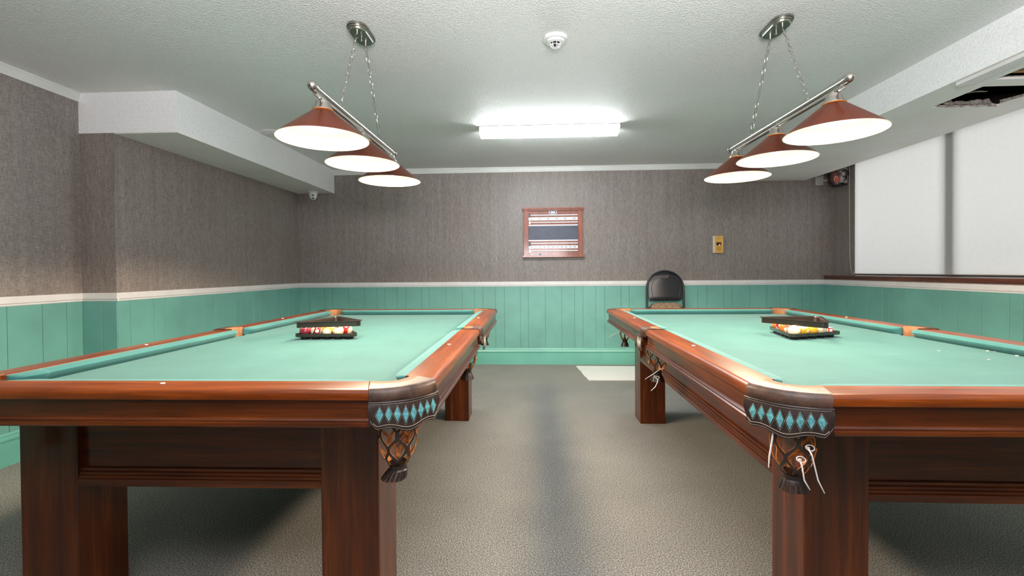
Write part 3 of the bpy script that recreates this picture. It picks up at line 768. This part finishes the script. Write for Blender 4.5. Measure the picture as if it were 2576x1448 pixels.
SB = {(0, 0): ('cream', 0, 'cream ball at the front corner'), (0, 1): ('yellow', 1, 'cream ball with yellow band, second in front'), (0, 2): ('yellow', 0, 'plain yellow ball, third in front'), (0, 3): ('cream', 0, 'cream ball beside the chalk cube'),
      (1, 0): ('pink', 0, 'pink ball behind the front corner ball'), (1, 1): ('green', 0, 'dark green ball in the second row'), (1, 2): ('red', 0, 'bright red ball in the second row'), (1, 3): ('maroon', 1, 'maroon banded ball in the second row'),
      (2, 0): ('orange', 1, 'orange banded ball on the left edge'), (2, 1): ('black', 0, 'black ball in the middle row'), (2, 2): ('blue', 0, 'blue ball in the middle row'),
      (3, 0): ('red', 1, 'red banded ball on the left edge'), (3, 1): ('purple', 0, 'purple ball in the fourth row'), (4, 0): ('orange', 0, 'plain orange ball at the rear corner')}
cupsA, cA = ball_set(Vector((-1.265, 2.362)), radians(3), SA, 'left', ZBED, 'A')
cupsB, cB = ball_set(Vector((1.272, 2.325)), radians(20), SB, 'right', ZBED, 'B')
def rack(c, rot, z0, label):
    t = empty('triangle_rack', (c[0], c[1], z0), 0, label, 'triangle rack')
    R = .205; a = rtri((0, 0), R, rot, .024, 6); b = rtri((0, 0), R - .016, rot, .02, 6); b2 = rtri((0, 0), R - .020, rot, .019, 6); g = rtri((0, 0), R + .012, rot, .028, 6)
    m = MB(); q = lambda o, z: [(p.x, p.y, z) for p in o]
    secs = [q(b, 0), q(a, .001), q(a, .026), q(g, .028), q(g, .0305), q(b, .030), q(b2, .026), q(b2, .001)]
    m.grid(secs, closed_u=True, closed_v=True); m.build('frame', M['brown_plastic'], t, ang=.5)
    return t
rack((-1.10, 2.47), radians(105), ZBED + .066, 'dark brown plastic triangle rack lying on the balls of the left table')
rack((1.395, 2.46), radians(35), ZBED + .066, 'dark brown plastic triangle rack lying on the balls of the right table')
pc = [p for i, j, p in cupsB if (i, j) == (0, 4)][0]
ck = empty('chalk_cube', (pc.x, pc.y, ZBED + .022), radians(15), 'red and white chalk cube in the corner of the right tray', 'chalk')
MB().box(-.012, .012, -.012, .012, -.008, .026).build('label_wrap', M['red_label'], ck, bevel=.001)
MB().box(-.008, .008, -.0128, -.0118, .008, .021).box(-.0128, -.0118, -.008, .008, .008, .021).build('label_panel', M['ivory'], ck, smooth=False)
MB().box(-.0115, .0115, -.0115, .0115, .026, .028).build('chalk_face', M['ivory'], ck)

CRUMBS = [(1.919, 2.029, 0.0035), (1.93, 2.01, 0.002), (1.926, 1.92, 0.0035), (1.743, 1.838, 0.002), (1.727, 2.039, 0.0015)]
m = MB()
for a, b, r_ in CRUMBS:
    for i in range(3): c = sphere(r_, 6, 4); c.v = [(x_ + a + rnd.uniform(-.004, .004), y_ + b + rnd.uniform(-.004, .004), z_ * .6 + ZBED + r_ * .5) for x_, y_, z_ in c.v]; m.add(c.v, c.f)
tag(m.build('crumbs', M['paper']), 'pale crumbs on the cloth of the right table by the window', 'crumbs', kind='stuff')

# ------------------------------------------------------------------ lamps
def link_mesh():
    m = MB(); P = []
    a, b = .0125, .0078
    for i in range(14):
        th = 2 * pi * i / 14; P.append((b * 1.0 * cos(th), 0, a * sin(th) * 1.0 + (.003 if sin(th) > .3 else (-.003 if sin(th) < -.3 else 0))))
    m.tube(P, .0017, 6, closed=True); return m
_link = None
def lamp(x, yc, label):
    global _link
    t = empty('billiard_lamp', (x, yc, ZC), 0, label, 'pendant lamp')
    zb = 1.905 - ZC
    h = .555
    m = MB(); n = 14; path = [(0, -h + (2 * h) * i / n, zb) for i in range(n + 1)]
    m.tube(path, .0165, 16, cap=False)
    for sg in (-1, 1):
        prof = [(max(1e-4, .0195 * cos(pi / 2 * i / 5)), sg * (h + .0195 * sin(pi / 2 * i / 5))) for i in range(6)]
        m.lathe([(.0195, sg * (h - .020))] + prof, (0, 0, zb), 16, axis='y')
    m.build('bar', M['metal'], t, ang=.8)
    MB().tube([(0, -h + .02, zb - .022), (0, h - .02, zb - .022)], .0085, 10).build('lower_rod', M['metal_dark'], t)
    # canopy: stepped elongated octagon
    m = MB(); secs = []
    for k, (z, s_) in enumerate(((0, 1.0), (-.010, 1.0), (-.010, .93), (-.018, .92), (-.018, .86), (-.026, .84), (-.030, .80))):
        hw, hl = .052 * s_, .110 * s_; o = []
        for cx_, cy_ in ((1, -1), (1, 1), (-1, 1), (-1, -1)): pass
        q = [(hw, -hl * .52), (hw, hl * .52)] + [(hw * cos(a), hl * .52 + hl * .48 * sin(a)) for a in [radians(20 + 20 * i) for i in range(8)]] + [(-hw, hl * .52), (-hw, -hl * .52)] + [(hw * cos(a), -hl * .52 + hl * .48 * sin(a)) for a in [radians(200 + 20 * i) for i in range(8)]]
        secs.append([(a, b, z) for a, b in q])
    m.loft(secs); m.build('canopy', M['metal_dark'], t, ang=.5)
    m = MB(); m.lathe([(.004, -.030), (.004, -.040), (.007, -.043), (.007, -.050), (.001, -.053)], (0, 0, 0), 12, cap=True); m.build('finial', M['metal'], t)
    for sg in (-1, 1):
        a = Vector((0, sg * .060, -.030)); b = Vector((0, sg * .275, zb + .020))
        ch = MB(); ch.tube([a, a + Vector((0, 0, -.014))], .004, 8); ch.tube([b, b + Vector((0, 0, -.008))], .005, 8)
        c = ch.build('chain', M['metal'], t)
        d = (b - (a + Vector((0, 0, -.012)))); Ln = d.length; nl = int(Ln / .0285); dn = d.normalized()
        rx = -math.atan2(dn.y, -dn.z) * -1
        for i in range(nl):
            p = a + Vector((0, 0, -.012)) + d * ((i + .5) / nl)
            if _link is None: _link = link_mesh().build('link', M['metal'], c, loc=p); o = _link
            else: o = share(_link, 'link', c, p)
            q = dn.to_track_quat('-Z', 'Y'); o.rotation_mode = 'XYZ'
            e = (q.to_matrix() @ Matrix.Rotation(pi / 2 * (i % 2) + .5 + rnd.uniform(-.25, .25), 3, 'Z')).to_euler(); o.rotation_euler = e
    for k, dy in enumerate((-.46, 0, .46)):
        zt = zb - .028
        m = MB(); m.lathe([(.012, .010), (.014, -.002), (.029, -.004), (.033, -.022), (.043, -.036), (.044, -.041)], (0, dy, zt), 24, cap=True)
        m.build('socket_cap', M['metal'], t, ang=.5)
        z0 = zt - .040; z1 = 1.712 - ZC; R = .190; N = 40; s = MB()
        outer = [(.037, z0), (.040, z0 - .002), (R - .004, z1 + .005), (R, z1 + .001), (R, z1)]
        inner = [(R - .003, z1), (R - .006, z1 + .003), (.037, z0 - .006)]
        s.lathe(outer + inner, (0, dy, 0), N)
        nn = N
        for fi in range(len(s.f)):
            if len(s.f[fi]) == 4 and fi // nn >= 3: s.m[fi] = 1
        so = s.build('shade', [M['shade'], M['shade_in']], t, ang=.7)
        bb = sphere(.030, 20, 12); bb.v = [(a, b, c if c < 0 else c * 1.5) for a, b, c in bb.v]
        bb.build('bulb', M['bulb'], t, loc=(0, dy, z1 + .052), ang=3)
        sl_ = bpy.data.lights.new('bulb_light', 'SPOT'); sl_.energy = SPOT; sl_.color = (1, .80, .58); sl_.spot_size = radians(160); sl_.spot_blend = .12; sl_.shadow_soft_size = .12
        so_ = bpy.data.objects.new('bulb_light', sl_); COL.objects.link(so_); so_.location = (x, yc + dy, ZC + z1 + .0005)
    return t
lamp(-.89, 2.40, 'three shade bronze billiard lamp hanging over the left table')
lamp(1.27, 2.46, 'three shade bronze billiard lamp hanging over the right table')

# ------------------------------------------------------------------ tube fixture, detector, camera
fx = empty('ceiling_tube_light', (.152, 4.075, ZC), -.004, 'long white fluorescent fixture on the ceiling near the back wall', 'ceiling light')
hw, dy = .607, .085
MB().box(-hw, hw, -dy * .9, dy * .9, -.022, -.006).box(-.5, -.47, -.02, .02, -.006, 0).box(.47, .5, -.02, .02, -.006, 0).build('housing', M['white_plastic'], fx, bevel=.002)
prof = [(-dy, -.022), (-dy, -.030), (-dy * .80, -.070), (-dy * .70, -.076), (dy * .70, -.076), (dy * .80, -.070), (dy, -.030), (dy, -.022)]
MB().loft([[(x, u, z) for u, z in prof] for x in (-hw + .004, hw - .004)]).build('diffuser', M['tube'], fx, ang=.3)
for sg in (-1, 1):
    MB().loft([[(x, u * 1.02, z * 1.01) for u, z in prof] for x in (sg * (hw - .004), sg * hw)]).build('end_cap', M['white_plastic'], fx, ang=.3)

sd = empty('heat_detector', (.133, 2.525, ZC), 0, 'round white heat detector on the ceiling between the lamps', 'detector')
MB().lathe([(.066, 0), (.067, -.010), (.060, -.016), (.048, -.017), (.046, -.026), (.034, -.030), (.028, -.030), (.027, -.020)], (0, 0, 0), 40).build('base', M['white_plastic'], sd, ang=.5)
m = MB()
for k in range(8):
    a = pi * k / 4 + .2; m.tube([(.029 * cos(a), .029 * sin(a), -.028), (.029 * cos(a), .029 * sin(a), -.042), (.019 * cos(a), .019 * sin(a), -.053), (.010 * cos(a), .010 * sin(a), -.054)], .0016, 5)
for r_, z_ in ((.029, -.043), (.010, -.054)): m.tube([(r_ * cos(a), r_ * sin(a), z_) for a in [2 * pi * i / 24 for i in range(24)]], .0017, 5, closed=True)
m.build('cage', M['white_plastic'], sd); MB().lathe([(.001, -.045), (.010, -.044), (.010, -.03)], (0, 0, 0), 14).build('sensor', M['black_plastic'], sd)

scm = empty('security_camera', (-2.66, 5.50, ZSL), 0, 'small white dome camera under the left bulkhead', 'camera')
MB().lathe([(.001, 0), (.066, 0), (.066, -.006), (.052, -.014), (.050, -.022), (.049, -.05), (.030, -.09), (.001, -.098)], (0, 0, 0), 32).build('body', M['white_plastic'], scm, ang=.5)
e = MB(); e.v = sphere(.042).v; e.f = sphere(.042).f; e.m = sphere(.042).m
o = e.build('eyeball', M['white_plastic'], scm, loc=(.006, -.016, -.060), ang=3)
dirn = Vector((2.6, -5.2, -1.0)).normalized(); sd_ = dirn.cross(Vector((0, 0, 1))).normalized(); u_ = sd_.cross(dirn)
for k in (-1, 1):
    c = Vector((.006, -.016, -.060)) + dirn * .0385 + u_ * (.0175 * k); MB().tube([c, c + dirn * .005], .0135, 16).build('lens', M['black_plastic'], scm)

# ------------------------------------------------------------------ scoreboard
SX = lambda u: -.119 + (u / 9.05 - 14) * .0048
SZ = lambda v: 1.900 - (v / 9.05 - 15) * .0049
sb = empty('scoreboard', (.255, YB, 1.28), 0, 'wooden snooker scoreboard with white scales and dark centre panel', 'scoreboard')
def sbx(name, u0, u1, v0, v1, d0, d1, mat, par=sb, bev=.001):
    return MB().box(SX(u0) - .255, SX(u1) - .255, -d1, -d0, SZ(v1) - 1.28, SZ(v0) - 1.28).build(name, mat, par, bevel=bev)
sbx('backboard', 160, 1495, 150, 1225, 0, .014, M['wood_board'])
sbx('stile', 155, 265, 185, 1190, .014, .030, M['wood_board']); sbx('stile', 1395, 1500, 185, 1190, .014, .030, M['wood_board'])
sbx('top_moulding', 128, 1532, 125, 160, 0, .05, M['wood_board']); sbx('top_moulding', 140, 1520, 160, 190, 0, .04, M['wood_board'])
sbx('bottom_shelf', 130, 1536, 1188, 1232, 0, .055, M['wood_board'])
sbx('centre_panel', 265, 1392, 528, 842, .014, .018, M['slate'])
for v in (502, 842): sbx('panel_border', 265, 1392, v, v + 27, .014, .020, M['ivory'])
for v in (290, 450, 920, 1085): sbx('score_rail', 265, 1392, v - 10, v + 10, .014, .026, M['ivory'])
for v0, v1, txt in ((335, 405, [('0', 330), ('·', 425), ('20', 525), ('·', 625), ('40', 717), ('·', 812), ('60', 912), ('·', 1010), ('80', 1108), ('·', 1203), ('100', 1303)]),
                    (970, 1037, [('0', 333), ('·', 380), ('2', 432), ('·', 477), ('4', 527), ('·', 575), ('6', 627), ('·', 673), ('8', 722), ('·', 773), ('10', 822), ('·', 873), ('12', 922), ('·', 972), ('14', 1020), ('·', 1070), ('16', 1118), ('·', 1167), ('18', 1215), ('·', 1262), ('20', 1315)])):
    st = sbx('scale_strip', 265, 1392, v0, v1, .014, .018, M['ivory'])
    for s_, u in txt:
        cu = bpy.data.curves.new('numeral', 'FONT'); cu.body = s_; cu.size = .030; cu.align_x = 'CENTER'; cu.align_y = 'CENTER'; cu.extrude = .0003; cu.materials.append(M['ink'])
        tmp = bpy.data.objects.new('numeral', cu); me = bpy.data.meshes.new_from_object(tmp); bpy.data.objects.remove(tmp)
        o = bpy.data.objects.new('numeral' if s_ != '·' else 'scale_dot', me); COL.objects.link(o); o.parent = st; o.rotation_euler = (pi / 2, 0, 0)
        o.location = (SX(u) - .255, -.0186, SZ((v0 + v1) / 2) - 1.28)
for va, vb in ((250, 492), (885, 1132)):
    p = sbx('pointer', 283, 306, va + 90, vb - 10, .026, .032, M['ivory']); sbx('pointer_head', 274, 314, va, va + 85, .026, .036, M['black_plastic'], p); sbx('pointer_tip', 278, 312, vb - 40, vb, .026, .034, M['metal'], p)
def oval(hw_, hh, d0, d1):
    m = MB(); return m.loft([[(hw_ * (1 if cos(a) > 0 else -1) * min(1, abs(cos(a)) ** .5), -d, hh * (1 if sin(a) > 0 else -1) * abs(sin(a)) ** .8) for a in [2 * pi * i / 28 for i in range(28)]] for d in (d0, d1)])
np_ = oval(.048, .0225, .014, .020).build('name_plate', M['ivory'], sb, loc=(SX(825) - .255, 0, SZ(228) - 1.28))
oval(.041, .0175, .020, .0215).build('plate_field', M['slate'], np_); MB().box(-.026, .026, -.0225, -.021, -.010, .010).build('plate_badge', M['ivory'], np_, bevel=.001)
for u, mt, lab in ((345, 'ivory', 'small white chalk on the scoreboard shelf'), (525, 'blue', 'small blue chalk on the scoreboard shelf')):
    tag(MB().box(-.011, .011, -.011, .011, 0, .02).build('chalk_cube', M[mt], loc=(SX(u), YB - .035, SZ(1188)), bevel=.002), lab, 'chalk')

# alarm / intercom
al = empty('wall_alarm', (2.214, YB, 1.44), 0, 'small yellow alarm unit with a red light on the back wall', 'alarm')
MB().box(-.056, .056, -.040, 0, -.102, .102).build('housing', M['white_plastic'], al, bevel=.004)
MB().box(-.048, .054, -.046, -.040, -.101, .101).build('face_plate', M['brass'], al, bevel=.002)
MB().box(-.028, .030, -.048, -.0455, -.012, .026).build('display', M['black_plastic'], al)
MB().lathe([(.006, -.0495), (.0001, -.0505)], (.010, 0, -.004), 10, axis='y').build('indicator_light', M['led'], al)
for k in range(3):
    x = -.018 + .020 * k
    for j in range(6): MB().box(x - .0075, x + .0075, -.0475, -.0455, -.072 + .0085 * j, -.067 + .0085 * j).build('grille_slot', M['brass_dark'], al, smooth=False)
for z in (-.088, .088): MB().lathe([(.004, -.0475), (.0001, -.048)], (.002, 0, z), 8, axis='y').build('screw', M['brass_dark'], al)
MB().box(-.012, .014, -.0468, -.0458, .062, .067).build('maker_mark', M['brass_dark'], al)

# emergency beacon, junction box, wires
bc = empty('emergency_beacon', (3.49, 5.47, 2.195), 0, 'red and clear warning beacon in the corner above the blind', 'warning beacon')
MB().box(.0, .078, -.09, .10, -.085, .12).build('back_plate', M['grey_box'], bc, bevel=.01)
m = MB(); m.v = [(a * .9, b, c * 1.35) for a, b, c in sphere(.060).v]; m.f = sphere(.060).f; m.m = sphere(.060).m
m.build('red_housing', M['red'], bc, loc=(-.01, .0, .01), ang=3)
m = MB(); m.lathe([(.001, -.010), (.030, -.006), (.036, .004)], (0, 0, 0), 20, axis='y'); m.build('orange_lens', M['orange_red'], bc, loc=(-.012, -.050, -.035))
MB().tube([(-.012 + .037 * cos(a), -.050, -.035 + .037 * sin(a)) for a in [2 * pi * i / 20 for i in range(20)]], .003, 6, closed=True).build('lens_ring', M['white_plastic'], bc)
MB().box(-.03, .03, -.04, .03, .075, .11).build('white_cap', M['white_plastic'], bc, bevel=.012)
m = MB(); m.lathe([(.001, -.05), (.025, -.046), (.042, -.03), (.048, 0), (.05, .02)], (0, 0, 0), 22, axis='y'); m.build('clear_lamp', M['glass'], bc, loc=(.045, -.075, .02), ang=3)
for i in range(7): sphere(.0035, 8, 6).build('lamp_bead', M['white_plastic'], bc, loc=(.055, -.118, -.03 + .016 * i))
m = MB(); m.v = [(a * .95, b * .9, c * 1.15) for a, b, c in sphere(.105).v]; m.f = sphere(.105).f; m.m = sphere(.105).m
m.build('clear_cover', M['glass'], bc, loc=(.01, -.02, .0), ang=3)
MB().box(-.07, .07, -.10, -.02, -.108, -.100).build('bottom_clip', M['black_plastic'], bc, bevel=.003)
jb = empty('junction_box', (3.30, YB, 2.20), 0, 'small grey junction box on the back wall beside the beacon', 'junction box')
MB().box(.045, .135, -.035, 0, -.075, .09).build('box', M['grey_box'], jb, bevel=.006)
for z in (-.06, .075): MB().lathe([(.004, -.0365), (.0001, -.037)], (.09, 0, z), 8, axis='y').build('screw', M['black_plastic'], jb)
for k, zz in enumerate((.05, .0)):
    q = [(3.435, YB - .02, 2.185), (3.46, YB - .03, 2.17 + zz * .3), (3.49, YB - .05, 2.18 + zz * .8), (3.51, YB - .08, 2.20 + zz * 1.3)]
    tag(MB().tube(q, .004, 6).build('cable', M['white_plastic']), ('upper' if k == 0 else 'lower') + ' white cable between junction box and beacon', 'cable')

# ------------------------------------------------------------------ folding chair
ch = empty('folding_chair', (1.578, YB - .14, 0), 0, 'folded black chair with brown seat leaning on the back wall', 'folding chair')
ch.rotation_euler = (radians(-4.5), 0, 0)
def fr(z, hw_=.218): return hw_
arch = [(-.218, 0, .012), (-.218, 0, .3), (-.217, 0, .6), (-.215, 0, .87)] + [(-.213 * cos(a), 0, .935 + .195 * sin(a)) for a in [pi * i / 16 for i in range(17)]] + [(.215, 0, .87), (.217, 0, .6), (.218, 0, .3), (.218, 0, .012)]
MB().tube(arch, .012, 10).build('frame', M['black_plastic'], ch, ang=1)
MB().tube([(-.19, .03, .012), (-.19, .03, .55), (-.19, .01, .7)], .011, 10).build('rear_leg', M['black_plastic'], ch); MB().tube([(.19, .03, .012), (.19, .03, .55), (.19, .01, .7)], .011, 10).build('rear_leg', M['black_plastic'], ch)
MB().tube([(-.218, 0, .16), (.218, 0, .16)], .009, 8).build('crossbar', M['black_plastic'], ch)
# back shell with hand grip slot
rows = []; m = MB()
N = 22; J = 14
def shellx(z):  # half width
    if z > .93: return .198 * sqrt(max(0.0, 1 - ((z - .93) / .19) ** 2))
    if z < .80: return .198 - .03 * ((.80 - z) / .02) ** 2 if z > .78 else .16
    return .198
zs = [.782 + (1.118 - .782) * j / J for j in range(J + 1)]
front = [[(shellx(z) * (-1 + 2 * i / N), -.012 - .022 * (1 - (-1 + 2 * i / N) ** 2) * (1 if .79 < z < 1.1 else .4), z) for i in range(N + 1)] for z in zs]
back = [[(x, y + .010, z) for x, y, z in r] for r in front]
b0 = 0
m.grid(front); b1 = len(m.v); m.grid(back, flip=True); n1 = N + 1; R_ = len(zs)
keep = []; slot = set()
for fi, f in enumerate(m.f):
    c = Vector((0, 0, 0))
    for q in f: c += Vector(m.v[q])
    c /= len(f)
    if abs(c.x) < .045 * (1 + (c.z - 1.065) / .06) and 1.055 < c.z < 1.10: continue
    keep.append(f)
m.f = keep; m.m = [0] * len(keep)
for lst in (0, R_ - 1):
    for i in range(N): m.face((lst * n1 + i, lst * n1 + i + 1, b1 + lst * n1 + i + 1, b1 + lst * n1 + i))
for j in range(R_ - 1):
    for i in (0, N): m.face((j * n1 + i, (j + 1) * n1 + i, b1 + (j + 1) * n1 + i, b1 + j * n1 + i))
m.build('backrest', M['black_plastic'], ch, ang=.7)
rim = [(-.150, -.034, .80), (.150, -.034, .80), (.158, -.032, .86), (.168, -.030, .93), (.150, -.030, 1.00), (.10, -.030, 1.045), (-.10, -.030, 1.045), (-.150, -.030, 1.00), (-.168, -.030, .93), (-.158, -.032, .86)]
MB().tube(rim, .0022, 6, closed=True).build('moulded_line', M['brown_plastic'], ch)
m = MB(); o_ = []
for i in range(28):
    a = 2 * pi * i / 28; o_.append((.182 * (1 if cos(a) > 0 else -1) * abs(cos(a)) ** .35, .18 * (1 if sin(a) > 0 else -1) * abs(sin(a)) ** .35))
m.loft([[(x * k, yy, .575 + z * k) for x, z in o_] for k, yy in ((.97, .01), (1, 0), (1, -.018), (.95, -.030), (.80, -.036))]); m.build('seat_pad', M['seat'], ch, ang=.9)
MB().loft([[(x * k, yy, .575 + z * k) for x, z in o_] for k, yy in ((.98, .022), (1.01, .02), (1.01, .008), (.9, .008))]).build('seat_pan', M['black_plastic'], ch)
for x in (-.218, .218): MB().lathe([(.015, 0), (.015, .03), (.012, .034)], (x, 0, 0), 12, cap=True).build('foot_cap', M['black_plastic'], ch)

# ------------------------------------------------------------------ board on the floor
m = MB(); out = [(.508, 5.480), (.530, 5.500), (1.42, 5.478), (1.42, 4.800), (.62, 4.800), (.585, 4.795), (.573, 4.800), (.560, 4.93), (.553, 4.95), (.540, 5.10), (.536, 5.25), (.528, 5.26)]
n = len(out); m.v = [(a, b, .001) for a, b in out] + [(a, b, .009) for a, b in out]; m.face(range(n)); m.face(range(n, 2 * n))
for i in range(n): m.face((i, (i + 1) % n, n + (i + 1) % n, n + i))
tag(m.build('foam_board', M['paper'], smooth=False), 'flat white board lying on the carpet by the back wall', 'board')
